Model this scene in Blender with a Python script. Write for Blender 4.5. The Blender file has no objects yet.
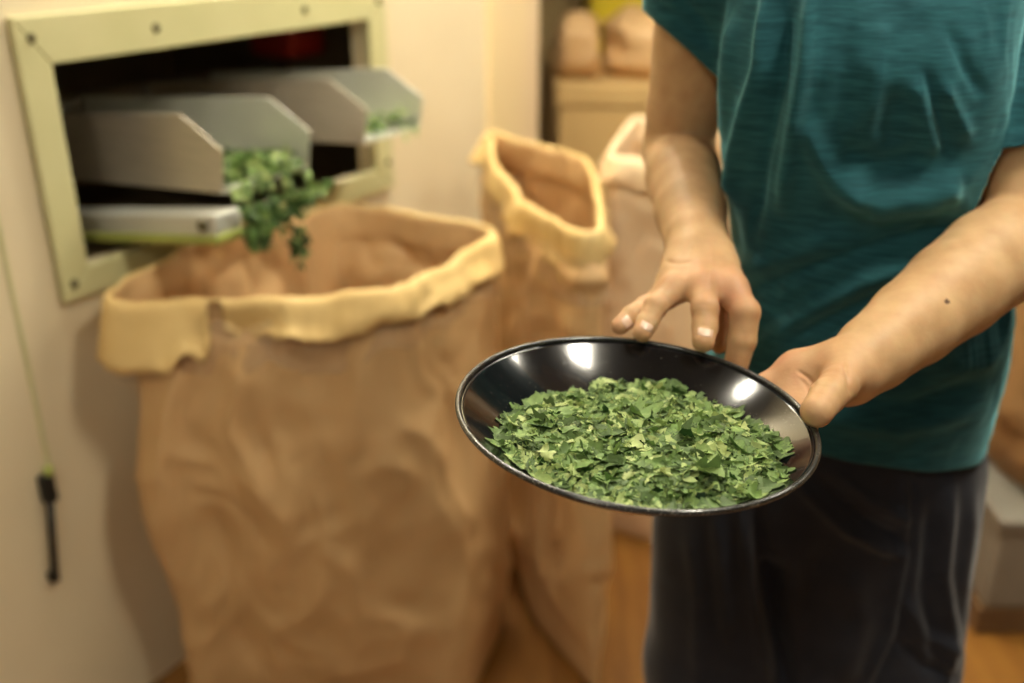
import bpy, bmesh, math, random
import numpy as np
from mathutils import Vector

# ------------------------------------------------------------------ camera, world, lamps, exposure
SC = bpy.context.scene
COL = SC.collection
F_PX, PITCH, EYE = 995.0, math.radians(23.8), np.array([0.0, 0.0, 1.52])
cam = bpy.data.objects.new('camera', bpy.data.cameras.new('camera'))
COL.objects.link(cam)
cam.location = EYE
cam.rotation_euler = (math.pi / 2 - PITCH, 0, 0)
cam.data.sensor_width = 36.0
cam.data.lens = F_PX * 36.0 / 1024.0
cam.data.clip_start = 0.02
cam.data.dof.use_dof = True
cam.data.dof.focus_distance = 0.83
cam.data.dof.aperture_fstop = 2.3
SC.camera = cam

world = bpy.data.worlds.new('world')
SC.world = world
world.use_nodes = True
world.node_tree.nodes['Background'].inputs[0].default_value = (1.0, 0.93, 0.80, 1)
world.node_tree.nodes['Background'].inputs[1].default_value = 0.30

SC.view_settings.view_transform = 'Standard'
SC.view_settings.look = 'None'
SC.view_settings.gamma = 1.0
SC.view_settings.use_curve_mapping = False
SC.view_settings.exposure = 0.0
SC.cycles.use_denoising = True
SC.cycles.max_bounces = 8

LAMP_COLOUR = (1.0, 0.93, 0.76)
# ceiling lamps, the last one an added front fill behind the camera: (x, y, length along x, length along y, strength)
LAMPS = [(0.74, 0.78, 0.16, 0.36, 120.0), (-0.42, 1.46, 0.05, 0.14, 300.0), (1.5, 1.72, 0.20, 0.7, 40.0),
         (0.15, 2.35, 1.1, 0.20, 80.0), (-0.55, -0.55, 0.40, 0.40, 34.0)]
CEILING_Z = 2.55

# ------------------------------------------------------------------ the lens, used to place things at measured distances
CF = np.array([0, math.cos(PITCH), -math.sin(PITCH)])
CR = np.array([1.0, 0, 0])
CU = np.array([0, math.sin(PITCH), math.cos(PITCH)])


def ray(x, y):
    return CF + CR * (x - 512) / F_PX + CU * (341.5 - y) / F_PX


def at(x, y, dep):
    return EYE + ray(x, y) * dep


def proj(P):
    v = np.asarray(P) - EYE
    D = np.maximum(v @ CF, 1e-3)
    return np.stack([512 + F_PX * (v @ CR) / D, 341.5 - F_PX * (v @ CU) / D], -1)


# the slanting wall on the left: s along it, o out of it, z up
WA = math.radians(32)
WN = np.array([math.cos(WA), -math.sin(WA), 0])
WT = np.array([math.sin(WA), math.cos(WA), 0])


def W(s, o, z):
    return s * WT + (o - 1.52) * WN + np.array([0, 0, z])


# ------------------------------------------------------------------ numpy noise
def _hash(ix, iy, iz, seed):
    n = (ix.astype(np.int64) * 374761393 + iy.astype(np.int64) * 668265263 + iz.astype(np.int64) * 2147483647 + seed * 974634777) & 0xFFFFFFFF
    n = ((n ^ (n >> 13)) * 1274126177) & 0xFFFFFFFF
    n = n ^ (n >> 16)
    return (n & 0xFFFF) / 32767.5 - 1.0


def noise(P, scale, seed=0):
    p = np.asarray(P) * scale
    i = np.floor(p).astype(np.int64)
    f = p - i
    f = f * f * (3 - 2 * f)
    out = 0
    for dx in (0, 1):
        for dy in (0, 1):
            for dz in (0, 1):
                w = (f[..., 0] if dx else 1 - f[..., 0]) * (f[..., 1] if dy else 1 - f[..., 1]) * (f[..., 2] if dz else 1 - f[..., 2])
                out = out + w * _hash(i[..., 0] + dx, i[..., 1] + dy, i[..., 2] + dz, seed)
    return out


def fbm(P, scale, oct=3, seed=0):
    return sum(noise(P, scale * 2 ** k, seed + k) / 2 ** k for k in range(oct))


def ridged(P, scale, oct=2, seed=0):
    return sum((1 - 2 * np.abs(noise(P, scale * 2.1 ** k, seed + k))) / 2 ** k for k in range(oct))


# ------------------------------------------------------------------ materials
def mat(name, col, rough=0.6, spec=0.5, var=0.0, vscale=8.0, col2=None, bump=0.0, bscale=40.0, stretch=(1, 1, 1), metal=0.0,
        sheen=0.0, coat=0.0, sss=0.0, detail=4.0, bdist=0.01):
    m = bpy.data.materials.new(name)
    m.use_nodes = True
    nt = m.node_tree
    b = nt.nodes['Principled BSDF']
    b.inputs['Base Color'].default_value = (*col, 1)
    b.inputs['Roughness'].default_value = rough
    b.inputs['Specular IOR Level'].default_value = spec
    b.inputs['Metallic'].default_value = metal
    if sheen:
        b.inputs['Sheen Weight'].default_value = sheen
        b.inputs['Sheen Roughness'].default_value = 0.4
    if coat:
        b.inputs['Coat Weight'].default_value = coat
        b.inputs['Coat Roughness'].default_value = 0.06
    if sss:
        b.inputs['Subsurface Weight'].default_value = sss
        b.inputs['Subsurface Radius'].default_value = (1.0, 0.35, 0.18)
        b.inputs['Subsurface Scale'].default_value = 0.006
    tc = nt.nodes.new('ShaderNodeTexCoord')
    mp = nt.nodes.new('ShaderNodeMapping')
    mp.inputs['Scale'].default_value = stretch
    nt.links.new(tc.outputs['Object'], mp.inputs['Vector'])
    if var or col2:
        n = nt.nodes.new('ShaderNodeTexNoise')
        n.inputs['Scale'].default_value = vscale
        n.inputs['Detail'].default_value = detail
        nt.links.new(mp.outputs['Vector'], n.inputs['Vector'])
        r = nt.nodes.new('ShaderNodeValToRGB')
        c2 = col2 or tuple(c * (1 - var) for c in col)
        r.color_ramp.elements[0].position = 0.32
        r.color_ramp.elements[1].position = 0.68
        r.color_ramp.elements[0].color = (*c2, 1)
        r.color_ramp.elements[1].color = (*col, 1)
        nt.links.new(n.outputs['Fac'], r.inputs['Fac'])
        nt.links.new(r.outputs['Color'], b.inputs['Base Color'])
    if bump:
        n2 = nt.nodes.new('ShaderNodeTexNoise')
        n2.inputs['Scale'].default_value = bscale
        n2.inputs['Detail'].default_value = 5
        nt.links.new(mp.outputs['Vector'], n2.inputs['Vector'])
        bp = nt.nodes.new('ShaderNodeBump')
        bp.inputs['Strength'].default_value = bump
        bp.inputs['Distance'].default_value = bdist
        nt.links.new(n2.outputs['Fac'], bp.inputs['Height'])
        nt.links.new(bp.outputs['Normal'], b.inputs['Normal'])
    return m


M = {}
M['wall_cream'] = mat('wall_cream', (0.76, 0.65, 0.44), 0.55, 0.3, col2=(0.69, 0.58, 0.38), vscale=2.2, bump=0.08, bscale=30)
M['post'] = mat('post_paint', (0.78, 0.62, 0.33), 0.5, 0.3, col2=(0.74, 0.56, 0.38), vscale=3, stretch=(1, 1, 0.1))
M['pale_green'] = mat('pale_green_paint', (0.61, 0.57, 0.31), 0.45, 0.4, col2=(0.54, 0.51, 0.26), vscale=6)
M['lime'] = mat('lime_paint', (0.45, 0.50, 0.12), 0.45, 0.4, var=0.2)
M['steel'] = mat('brushed_steel', (0.60, 0.54, 0.44), 0.36, 0.5, var=0.12, vscale=14, stretch=(1, 1, 8), metal=0.5)
M['steel_pale'] = mat('pale_steel', (0.72, 0.72, 0.64), 0.42, 0.5, var=0.08, vscale=10, metal=0.3)
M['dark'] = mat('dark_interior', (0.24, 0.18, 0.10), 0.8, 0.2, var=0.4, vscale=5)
M['dark_green'] = mat('dark_green_paint', (0.03, 0.05, 0.025), 0.6, 0.3, var=0.3)
M['red'] = mat('red_paint', (0.40, 0.03, 0.015), 0.5, 0.4, var=0.3)
M['black'] = mat('black_plastic', (0.012, 0.012, 0.010), 0.5, 0.4, var=0.3)
M['screw'] = mat('screw_metal', (0.16, 0.14, 0.07), 0.45, 0.5, var=0.2, metal=0.6)
M['kraft'] = mat('kraft_paper', (0.68, 0.435, 0.205), 0.55, 0.35, col2=(0.58, 0.36, 0.16), vscale=5, bump=0.25, bscale=26, bdist=0.006)
M['kraft_in'] = mat('kraft_cuff_paper', (0.80, 0.58, 0.25), 0.55, 0.3, col2=(0.70, 0.48, 0.19), vscale=7, bump=0.2, bscale=40, bdist=0.004)
M['kraft_pale'] = mat('pale_kraft_paper', (0.82, 0.63, 0.40), 0.6, 0.3, col2=(0.74, 0.54, 0.33), vscale=5, bump=0.25, bscale=24, bdist=0.006)
M['kraft_dark'] = mat('brown_paper', (0.34, 0.19, 0.075), 0.7, 0.3, col2=(0.24, 0.13, 0.05), vscale=6, bump=0.3, bscale=20)
M['card'] = mat('cardboard', (0.58, 0.39, 0.16), 0.7, 0.3, col2=(0.52, 0.34, 0.13), vscale=4)
M['yellow'] = mat('yellow_plastic', (0.75, 0.55, 0.02), 0.45, 0.4, var=0.15)
M['floor'] = mat('orange_wood_floor', (0.27, 0.12, 0.022), 0.35, 0.5, col2=(0.18, 0.07, 0.012), vscale=5, stretch=(6, 0.6, 1))
M['ceiling'] = mat('ceiling_paint', (0.16, 0.13, 0.09), 0.8, 0.2, var=0.1)
M['back_wall'] = mat('back_wall_paint', (0.40, 0.29, 0.13), 0.7, 0.3, col2=(0.30, 0.20, 0.085), vscale=3)
M['grey_metal'] = mat('grey_metal', (0.27, 0.245, 0.20), 0.5, 0.4, var=0.2, vscale=6, metal=0.1)
M['skid'] = mat('skid_wood', (0.22, 0.12, 0.05), 0.7, 0.3, var=0.4, vscale=9)
M['hair'] = mat('black_hair', (0.012, 0.010, 0.009), 0.45, 0.5, var=0.4, vscale=60, bump=0.5, bscale=120, stretch=(1, 1, 0.15))
M['eye'] = mat('eye_white', (0.75, 0.72, 0.68), 0.15, 0.5, var=0.05)
M['iris'] = mat('dark_iris', (0.02, 0.012, 0.008), 0.1, 0.5, var=0.2)
M['shoe'] = mat('shoe_rubber', (0.02, 0.02, 0.022), 0.5, 0.4, var=0.3)
M['trousers'] = mat('charcoal_cotton', (0.021, 0.024, 0.034), 0.8, 0.3, col2=(0.013, 0.015, 0.023), vscale=18, bump=0.2, bscale=260, bdist=0.002, sheen=0.18)
M['nail'] = mat('fingernail', (0.78, 0.54, 0.40), 0.36, 0.6, var=0.08, vscale=60, coat=0.1)


def plastic_film():
    m = bpy.data.materials.new('clear_plastic_film')
    m.use_nodes = True
    nt = m.node_tree
    b = nt.nodes['Principled BSDF']
    b.inputs['Base Color'].default_value = (0.75, 0.58, 0.38, 1)
    b.inputs['Roughness'].default_value = 0.10
    b.inputs['Specular IOR Level'].default_value = 0.8
    tr = nt.nodes.new('ShaderNodeBsdfTransparent')
    mx = nt.nodes.new('ShaderNodeMixShader')
    mx.inputs[0].default_value = 0.21
    nt.links.new(tr.outputs[0], mx.inputs[1])
    nt.links.new(b.outputs[0], mx.inputs[2])
    nt.links.new(mx.outputs[0], nt.nodes['Material Output'].inputs[0])
    return m


M['film'] = plastic_film()


def shirt_material():
    m = mat('teal_slub_jersey', (0.010, 0.085, 0.092), 0.8, 0.22, sheen=0.55)
    nt = m.node_tree
    b = nt.nodes['Principled BSDF']
    tc = nt.nodes.new('ShaderNodeTexCoord')
    mp = nt.nodes.new('ShaderNodeMapping')
    mp.inputs['Scale'].default_value = (30, 30, 240)
    nt.links.new(tc.outputs['Object'], mp.inputs['Vector'])
    n = nt.nodes.new('ShaderNodeTexNoise')
    n.inputs['Scale'].default_value = 1.0
    n.inputs['Detail'].default_value = 6
    nt.links.new(mp.outputs['Vector'], n.inputs['Vector'])
    r = nt.nodes.new('ShaderNodeValToRGB')
    r.color_ramp.elements[0].position = 0.33
    r.color_ramp.elements[1].position = 0.72
    r.color_ramp.elements[0].color = (0.0095, 0.062, 0.078, 1)
    r.color_ramp.elements[1].color = (0.022, 0.118, 0.138, 1)
    nt.links.new(n.outputs['Fac'], r.inputs['Fac'])
    nt.links.new(r.outputs['Color'], b.inputs['Base Color'])
    b.inputs['Sheen Tint'].default_value = (0.35, 0.85, 0.9, 1)
    bp = nt.nodes.new('ShaderNodeBump')
    bp.inputs['Strength'].default_value = 0.3
    bp.inputs['Distance'].default_value = 0.001
    nt.links.new(n.outputs['Fac'], bp.inputs['Height'])
    nt.links.new(bp.outputs['Normal'], b.inputs['Normal'])
    return m


M['shirt'] = shirt_material()


def skin_material():
    m = mat('skin', (0.60, 0.37, 0.20), 0.52, 0.32, sss=0.18, bump=0.22, bscale=330, bdist=0.0012)
    nt = m.node_tree
    b = nt.nodes['Principled BSDF']
    tc = nt.nodes.new('ShaderNodeTexCoord')
    n = nt.nodes.new('ShaderNodeTexNoise')
    n.inputs['Scale'].default_value = 34
    n.inputs['Detail'].default_value = 5
    nt.links.new(tc.outputs['Object'], n.inputs['Vector'])
    r = nt.nodes.new('ShaderNodeValToRGB')
    r.color_ramp.elements[0].position = 0.3
    r.color_ramp.elements[1].position = 0.7
    r.color_ramp.elements[0].color = (0.50, 0.30, 0.145, 1)
    r.color_ramp.elements[1].color = (0.63, 0.41, 0.215, 1)
    nt.links.new(n.outputs['Fac'], r.inputs['Fac'])
    at_ = nt.nodes.new('ShaderNodeAttribute')
    at_.attribute_name = 'flush'
    mx = nt.nodes.new('ShaderNodeMix')
    mx.data_type = 'RGBA'
    nt.links.new(at_.outputs['Fac'], mx.inputs[0])
    nt.links.new(r.outputs['Color'], mx.inputs[6])
    mx.inputs[7].default_value = (0.58, 0.235, 0.15, 1)
    mo = nt.nodes.new('ShaderNodeAttribute')
    mo.attribute_name = 'mole'
    mx2 = nt.nodes.new('ShaderNodeMix')
    mx2.data_type = 'RGBA'
    nt.links.new(mo.outputs['Fac'], mx2.inputs[0])
    nt.links.new(mx.outputs[2], mx2.inputs[6])
    mx2.inputs[7].default_value = (0.06, 0.025, 0.015, 1)
    nt.links.new(mx2.outputs[2], b.inputs['Base Color'])
    return m


M['skin'] = skin_material()


def leaf_material():
    m = mat('dried_green_leaf', (0.06, 0.16, 0.03), 0.55, 0.35)
    nt = m.node_tree
    b = nt.nodes['Principled BSDF']
    a = nt.nodes.new('ShaderNodeAttribute')
    a.attribute_name = 'tint'
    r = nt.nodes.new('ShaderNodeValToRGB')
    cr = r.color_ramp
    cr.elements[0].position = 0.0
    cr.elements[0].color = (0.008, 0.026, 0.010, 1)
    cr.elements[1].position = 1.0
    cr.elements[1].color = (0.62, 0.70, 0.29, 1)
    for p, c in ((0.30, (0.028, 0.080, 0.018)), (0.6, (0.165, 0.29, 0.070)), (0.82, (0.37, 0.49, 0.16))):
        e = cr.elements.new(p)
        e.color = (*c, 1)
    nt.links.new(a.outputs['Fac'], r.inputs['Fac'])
    tc = nt.nodes.new('ShaderNodeTexCoord')
    n = nt.nodes.new('ShaderNodeTexNoise')
    n.inputs['Scale'].default_value = 220
    n.inputs['Detail'].default_value = 5
    nt.links.new(tc.outputs['Object'], n.inputs['Vector'])
    mx = nt.nodes.new('ShaderNodeMix')
    mx.data_type = 'RGBA'
    mx.blend_type = 'OVERLAY'
    mx.inputs[0].default_value = 0.55
    nt.links.new(r.outputs['Color'], mx.inputs[6])
    nt.links.new(n.outputs['Fac'], mx.inputs[7])
    # paler undersides
    g = nt.nodes.new('ShaderNodeNewGeometry')
    mu = nt.nodes.new('ShaderNodeMath')
    mu.operation = 'MULTIPLY'
    mu.inputs[1].default_value = 0.35
    nt.links.new(g.outputs['Backfacing'], mu.inputs[0])
    mx2 = nt.nodes.new('ShaderNodeMix')
    mx2.data_type = 'RGBA'
    nt.links.new(mu.outputs[0], mx2.inputs[0])
    nt.links.new(mx.outputs[2], mx2.inputs[6])
    mx2.inputs[7].default_value = (0.26, 0.36, 0.13, 1)
    nt.links.new(mx2.outputs[2], b.inputs['Base Color'])
    bp = nt.nodes.new('ShaderNodeBump')
    bp.inputs['Strength'].default_value = 0.5
    bp.inputs['Distance'].default_value = 0.0015
    nt.links.new(n.outputs['Fac'], bp.inputs['Height'])
    nt.links.new(bp.outputs['Normal'], b.inputs['Normal'])
    t = nt.nodes.new('ShaderNodeBsdfTranslucent')
    nt.links.new(mx2.outputs[2], t.inputs['Color'])
    ms = nt.nodes.new('ShaderNodeMixShader')
    ms.inputs[0].default_value = 0.18
    nt.links.new(b.outputs[0], ms.inputs[1])
    nt.links.new(t.outputs[0], ms.inputs[2])
    nt.links.new(ms.outputs[0], nt.nodes['Material Output'].inputs[0])
    return m


M['leaf'] = leaf_material()


def bowl_material(name, speck_lo, speck_hi, base, rough):
    m = mat(name, base, rough, 0.55)
    nt = m.node_tree
    b = nt.nodes['Principled BSDF']
    b.inputs['Coat Weight'].default_value = 0.5
    b.inputs['Coat Roughness'].default_value = 0.05
    tc = nt.nodes.new('ShaderNodeTexCoord')
    n = nt.nodes.new('ShaderNodeTexNoise')
    n.inputs['Scale'].default_value = 620
    n.inputs['Detail'].default_value = 2
    nt.links.new(tc.outputs['Object'], n.inputs['Vector'])
    n2 = nt.nodes.new('ShaderNodeTexNoise')
    n2.inputs['Scale'].default_value = 16
    n2.inputs['Detail'].default_value = 3
    nt.links.new(tc.outputs['Object'], n2.inputs['Vector'])
    ad = nt.nodes.new('ShaderNodeMath')
    ad.operation = 'MULTIPLY_ADD'
    ad.inputs[1].default_value = 0.30
    nt.links.new(n2.outputs['Fac'], ad.inputs[0])
    nt.links.new(n.outputs['Fac'], ad.inputs[2])
    r = nt.nodes.new('ShaderNodeValToRGB')
    r.color_ramp.elements[0].position = speck_lo
    r.color_ramp.elements[1].position = speck_hi
    r.color_ramp.elements[0].color = (*base, 1)
    r.color_ramp.elements[1].color = (0.42, 0.40, 0.33, 1)
    nt.links.new(ad.outputs[0], r.inputs['Fac'])
    nt.links.new(r.outputs['Color'], b.inputs['Base Color'])
    return m


M['lacquer'] = bowl_material('black_lacquer', 0.88, 0.94, (0.005, 0.005, 0.006), 0.13)
M['rim'] = bowl_material('speckled_worn_rim', 0.76, 0.92, (0.010, 0.010, 0.010), 0.30)


def lamp_material(strength):
    m = bpy.data.materials.new('lamp_diffuser')
    m.use_nodes = True
    nt = m.node_tree
    e = nt.nodes.new('ShaderNodeEmission')
    e.inputs[0].default_value = (*LAMP_COLOUR, 1)
    e.inputs[1].default_value = strength
    nt.links.new(e.outputs[0], nt.nodes['Material Output'].inputs[0])
    return m


# ------------------------------------------------------------------ building helpers
def tag(o, label=None, cat=None, group=None, kind=None):
    for k, v in (('label', label), ('category', cat), ('group', group), ('kind', kind)):
        if v:
            o[k] = v
    return o


def empty(name, loc):
    o = bpy.data.objects.new(name, None)
    o.empty_display_size = 0.05
    COL.objects.link(o)
    o.location = loc
    return o


def wloc(o):
    p = np.zeros(3)
    while o is not None:
        p = p + np.array(o.location)
        o = o.parent
    return p


def obj(name, V, Fc, m, parent=None, origin=None, smooth=True):
    """One mesh object from world-space points."""
    V = np.asarray(V, float)
    if parent is not None:
        org = wloc(parent)
    elif origin is not None:
        org = np.asarray(origin, float)
    else:
        org = np.array([(V[:, 0].min() + V[:, 0].max()) / 2, (V[:, 1].min() + V[:, 1].max()) / 2, V[:, 2].min()])
    me = bpy.data.meshes.new(name)
    me.from_pydata((V - org).tolist(), [], [tuple(int(i) for i in f) for f in Fc])
    me.polygons.foreach_set('use_smooth', [smooth] * len(me.polygons))
    for mm in (m if isinstance(m, (list, tuple)) else [m]):
        me.materials.append(mm)
    me.update()
    o = bpy.data.objects.new(name, me)
    COL.objects.link(o)
    if parent is not None:
        o.parent = parent
    else:
        o.location = org
    return o


def attr(o, name, vals):
    a = o.data.attributes.new(name, 'FLOAT', 'POINT')
    a.data.foreach_set('value', np.asarray(vals, np.float32))


def bevel(o, w, seg=2):
    md = o.modifiers.new('soft_edges', 'BEVEL')
    md.width = w
    md.segments = seg
    md.limit_method = 'ANGLE'
    return o


def solid(o, t, off=-1):
    md = o.modifiers.new('thickness', 'SOLIDIFY')
    md.thickness = t
    md.offset = off
    return o


def box8(c8):
    """Faces of a box given its 8 corners (bottom four round, top four round)."""
    return np.array(c8, float), [(3, 2, 1, 0), (4, 5, 6, 7), (0, 1, 5, 4), (1, 2, 6, 5), (2, 3, 7, 6), (3, 0, 4, 7)]


def wbox(s0, s1, o0, o1, z0, z1):
    return box8([W(s0, o0, z0), W(s0, o1, z0), W(s1, o1, z0), W(s1, o0, z0), W(s0, o0, z1), W(s0, o1, z1), W(s1, o1, z1), W(s1, o0, z1)])


def abox(x0, x1, y0, y1, z0, z1):
    return box8([(x0, y0, z0), (x1, y0, z0), (x1, y1, z0), (x0, y1, z0), (x0, y0, z1), (x1, y0, z1), (x1, y1, z1), (x0, y1, z1)])


def join(*parts):
    V, Fc, n = [], [], 0
    for v, f in parts:
        V.append(np.asarray(v, float))
        Fc += [tuple(i + n for i in q) for q in f]
        n += len(v)
    return np.concatenate(V), Fc


def prism(poly, ex):
    """Closed prism: polygon points (world) swept by vector ex."""
    poly = np.asarray(poly, float)
    n = len(poly)
    V = np.concatenate([poly, poly + ex])
    Fc = [tuple(range(n - 1, -1, -1)), tuple(range(n, 2 * n))] + [(i, (i + 1) % n, n + (i + 1) % n, n + i) for i in range(n)]
    return V, Fc


def cyl(a, b, r, n=20, r2=None):
    a, b = np.asarray(a, float), np.asarray(b, float)
    d = (b - a) / np.linalg.norm(b - a)
    u = np.cross(d, [0, 0, 1] if abs(d[2]) < 0.9 else [1, 0, 0])
    u /= np.linalg.norm(u)
    v = np.cross(d, u)
    t = np.linspace(0, 2 * np.pi, n, endpoint=False)[:, None]
    ring = u * np.cos(t) + v * np.sin(t)
    V = np.concatenate([a + ring * r, b + ring * (r if r2 is None else r2)])
    Fc = [tuple(range(n - 1, -1, -1)), tuple(range(n, 2 * n))] + [(i, (i + 1) % n, n + (i + 1) % n, n + i) for i in range(n)]
    return V, Fc


# ------------------------------------------------------------------ signed distance bodies
def cone(a, b, ra, rb, k=0.012):
    a, b = np.asarray(a, float), np.asarray(b, float)
    ba = b - a
    L = max(ba @ ba, 1e-9)

    def f(P):
        t = np.clip(((P - a) @ ba) / L, 0, 1)
        return np.sqrt((((P - a) - t[..., None] * ba) ** 2).sum(-1)) - (ra + (rb - ra) * t)
    r = max(ra, rb)
    return f, np.minimum(a, b) - r, np.maximum(a, b) + r, k


def ell(c, rad, k=0.012, axes=None, neg=False):
    c, rad = np.asarray(c, float), np.asarray(rad, float)
    A = np.eye(3) if axes is None else np.asarray(axes, float)

    def f(P):
        q = (P - c) @ A.T
        k0 = np.sqrt(((q / rad) ** 2).sum(-1))
        k1 = np.sqrt(((q / rad ** 2) ** 2).sum(-1)) + 1e-9
        return k0 * (k0 - 1) / k1
    r = rad.max()
    return f, c - r, c + r, (-k if neg else k)


def profile(rows, yaw, off=0.0, k=0.03, power=2.3):
    rows = np.array(sorted(rows))
    zz_ = np.linspace(rows[0, 0], rows[-1, 0], 160)
    dense = [np.interp(zz_, rows[:, 0], rows[:, i]) for i in range(1, 5)]
    w_ = max(1, int(0.045 / (zz_[1] - zz_[0])))
    ker = np.hanning(2 * w_ + 3)
    ker /= ker.sum()
    dense = [np.convolve(np.pad(d, w_ + 1, mode='reflect', reflect_type='odd'), ker, 'valid') for d in dense]
    rows = np.stack([zz_] + dense, 1)
    z = rows[:, 0]
    cs, sn = math.cos(yaw), math.sin(yaw)

    def f(P):
        zz = np.clip(P[..., 2], z[0], z[-1])
        cx, cy, a, b = (np.interp(zz, z, rows[:, i]) for i in (1, 2, 3, 4))
        a, b = a + off, b + off
        x, y = P[..., 0] - cx, P[..., 1] - cy
        x, y = x * cs + y * sn, -x * sn + y * cs
        q = ((np.abs(x) / a) ** power + (np.abs(y) / b) ** power) ** (1 / power)
        d = (q - 1) * np.maximum(np.hypot(x, y) / np.maximum(q, 1e-6), np.minimum(a, b) * 0.7)
        d = np.maximum(d, z[0] - off - P[..., 2])
        return np.maximum(d, P[..., 2] - z[-1] - off)
    w = max(rows[:, 3].max(), rows[:, 4].max()) + off + 0.03
    lo = np.array([rows[:, 1].min() - w, rows[:, 2].min() - w, z[0] - off])
    hi = np.array([rows[:, 1].max() + w, rows[:, 2].max() + w, z[-1] + off])
    return f, lo, hi, k


FAR = 0.06


def smin(a, b, k):
    if k < 0:                                   # carve b out of a
        k = -k
        h = np.maximum(k - np.abs(a + b), 0) / k
        return np.maximum(a, -b) + h * h * k * 0.25
    h = np.maximum(k - np.abs(a - b), 0) / k
    return np.minimum(a, b) - h * h * k * 0.25


def sdf_points(prims, P):
    D = np.full(len(P), FAR)
    for f, lo, hi, k in prims:
        m = np.all((P > lo - FAR) & (P < hi + FAR), axis=1)
        if m.any():
            D[m] = smin(D[m], f(P[m]), k)
    return D


def axis(*segs):
    """Grid lines: (start, stop, step) pieces end to end."""
    out = []
    for a, b, h in segs:
        out.append(np.linspace(a, b, max(2, int(round((b - a) / h)) + 1))[(1 if out else 0):])
    return np.concatenate(out)


def extract(prims, X, Y, Z, newton=3):
    """Surface nets over a rectilinear grid, then projected on the exact surface."""
    D = np.full((len(X), len(Y), len(Z)), FAR, np.float32)
    for f, lo, hi, k in prims:
        i0, i1 = np.searchsorted(X, lo[0] - FAR), np.searchsorted(X, hi[0] + FAR)
        j0, j1 = np.searchsorted(Y, lo[1] - FAR), np.searchsorted(Y, hi[1] + FAR)
        k0, k1 = np.searchsorted(Z, lo[2] - FAR), np.searchsorted(Z, hi[2] + FAR)
        if i1 <= i0 or j1 <= j0 or k1 <= k0:
            continue
        for i in range(i0, i1, 24):
            ie = min(i + 24, i1)
            G = np.stack(np.meshgrid(X[i:ie], Y[j0:j1], Z[k0:k1], indexing='ij'), -1)
            D[i:ie, j0:j1, k0:k1] = smin(D[i:ie, j0:j1, k0:k1], f(G), k)
    I = D < 0
    s = np.zeros(tuple(n - 1 for n in I.shape), np.int8)
    for dx in (0, 1):
        for dy in (0, 1):
            for dz in (0, 1):
                s += I[dx:dx + s.shape[0], dy:dy + s.shape[1], dz:dz + s.shape[2]]
    idx = np.argwhere((s > 0) & (s < 8))
    lines = (X, Y, Z)
    cnr = np.array([(a, b, c) for a in (0, 1) for b in (0, 1) for c in (0, 1)])
    acc, cnt = np.zeros((len(idx), 3)), np.zeros(len(idx))

    def pos(ii):
        return np.stack([lines[q][ii[:, q]] for q in range(3)], 1)
    for p in range(8):
        for q in range(p + 1, 8):
            if np.abs(cnr[p] - cnr[q]).sum() != 1:
                continue
            A, B = idx + cnr[p], idx + cnr[q]
            da, db = D[A[:, 0], A[:, 1], A[:, 2]], D[B[:, 0], B[:, 1], B[:, 2]]
            m = (da < 0) != (db < 0)
            t = (da[m] / (da[m] - db[m]))[:, None]
            acc[m] += pos(A[m]) * (1 - t) + pos(B[m]) * t
            cnt[m] += 1
    V = acc / cnt[:, None]
    num = np.full(s.shape, -1, np.int32)
    num[idx[:, 0], idx[:, 1], idx[:, 2]] = np.arange(len(idx))
    quads = []
    for ax in range(3):
        u, v = (ax + 1) % 3, (ax + 2) % 3
        sl0, sl1 = [slice(None)] * 3, [slice(None)] * 3
        sl0[ax], sl1[ax] = slice(None, -1), slice(1, None)
        ch = np.argwhere(I[tuple(sl0)] != I[tuple(sl1)])
        ch = ch[(ch[:, u] > 0) & (ch[:, v] > 0) & (ch[:, u] < I.shape[u] - 1) & (ch[:, v] < I.shape[v] - 1)]
        eu, ev = np.eye(3, dtype=int)[u], np.eye(3, dtype=int)[v]
        c = [ch - eu - ev, ch - ev, ch, ch - eu]
        q = np.stack([num[x[:, 0], x[:, 1], x[:, 2]] for x in c], 1)
        ins = I[ch[:, 0], ch[:, 1], ch[:, 2]]
        q[~ins] = q[~ins][:, ::-1]
        quads.append(q)
    Q = np.concatenate(quads)
    Q = Q[(Q >= 0).all(1)]
    N = None
    for _ in range(newton):
        d = sdf_points(prims, V)
        N = grad(prims, V)
        V = V - N * np.clip(d, -0.004, 0.004)[:, None] * 0.8
    return V, Q, N


def grad(prims, V, e=8e-4):
    g = np.stack([sdf_points(prims, V + np.eye(3)[i] * e) - sdf_points(prims, V - np.eye(3)[i] * e) for i in range(3)], 1)
    return g / np.maximum(np.linalg.norm(g, axis=1), 1e-6)[:, None]


def compact(V, Q, *extra):
    used = np.zeros(len(V), bool)
    used[Q.ravel()] = True
    m = np.cumsum(used) - 1
    return (V[used], m[Q]) + tuple(x[used] for x in extra)


def cut(V, Q, sd, n):
    """Trim a surface where sd > 0; the edge row is slid back along n onto the cut."""
    keep = (sd[Q] <= 0).any(1)
    Q = Q[keep]
    m = sd > 0
    V = V.copy()
    V[m] -= (n if np.ndim(n) == 1 else n[m]) * sd[m][:, None]
    return V, Q


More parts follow.
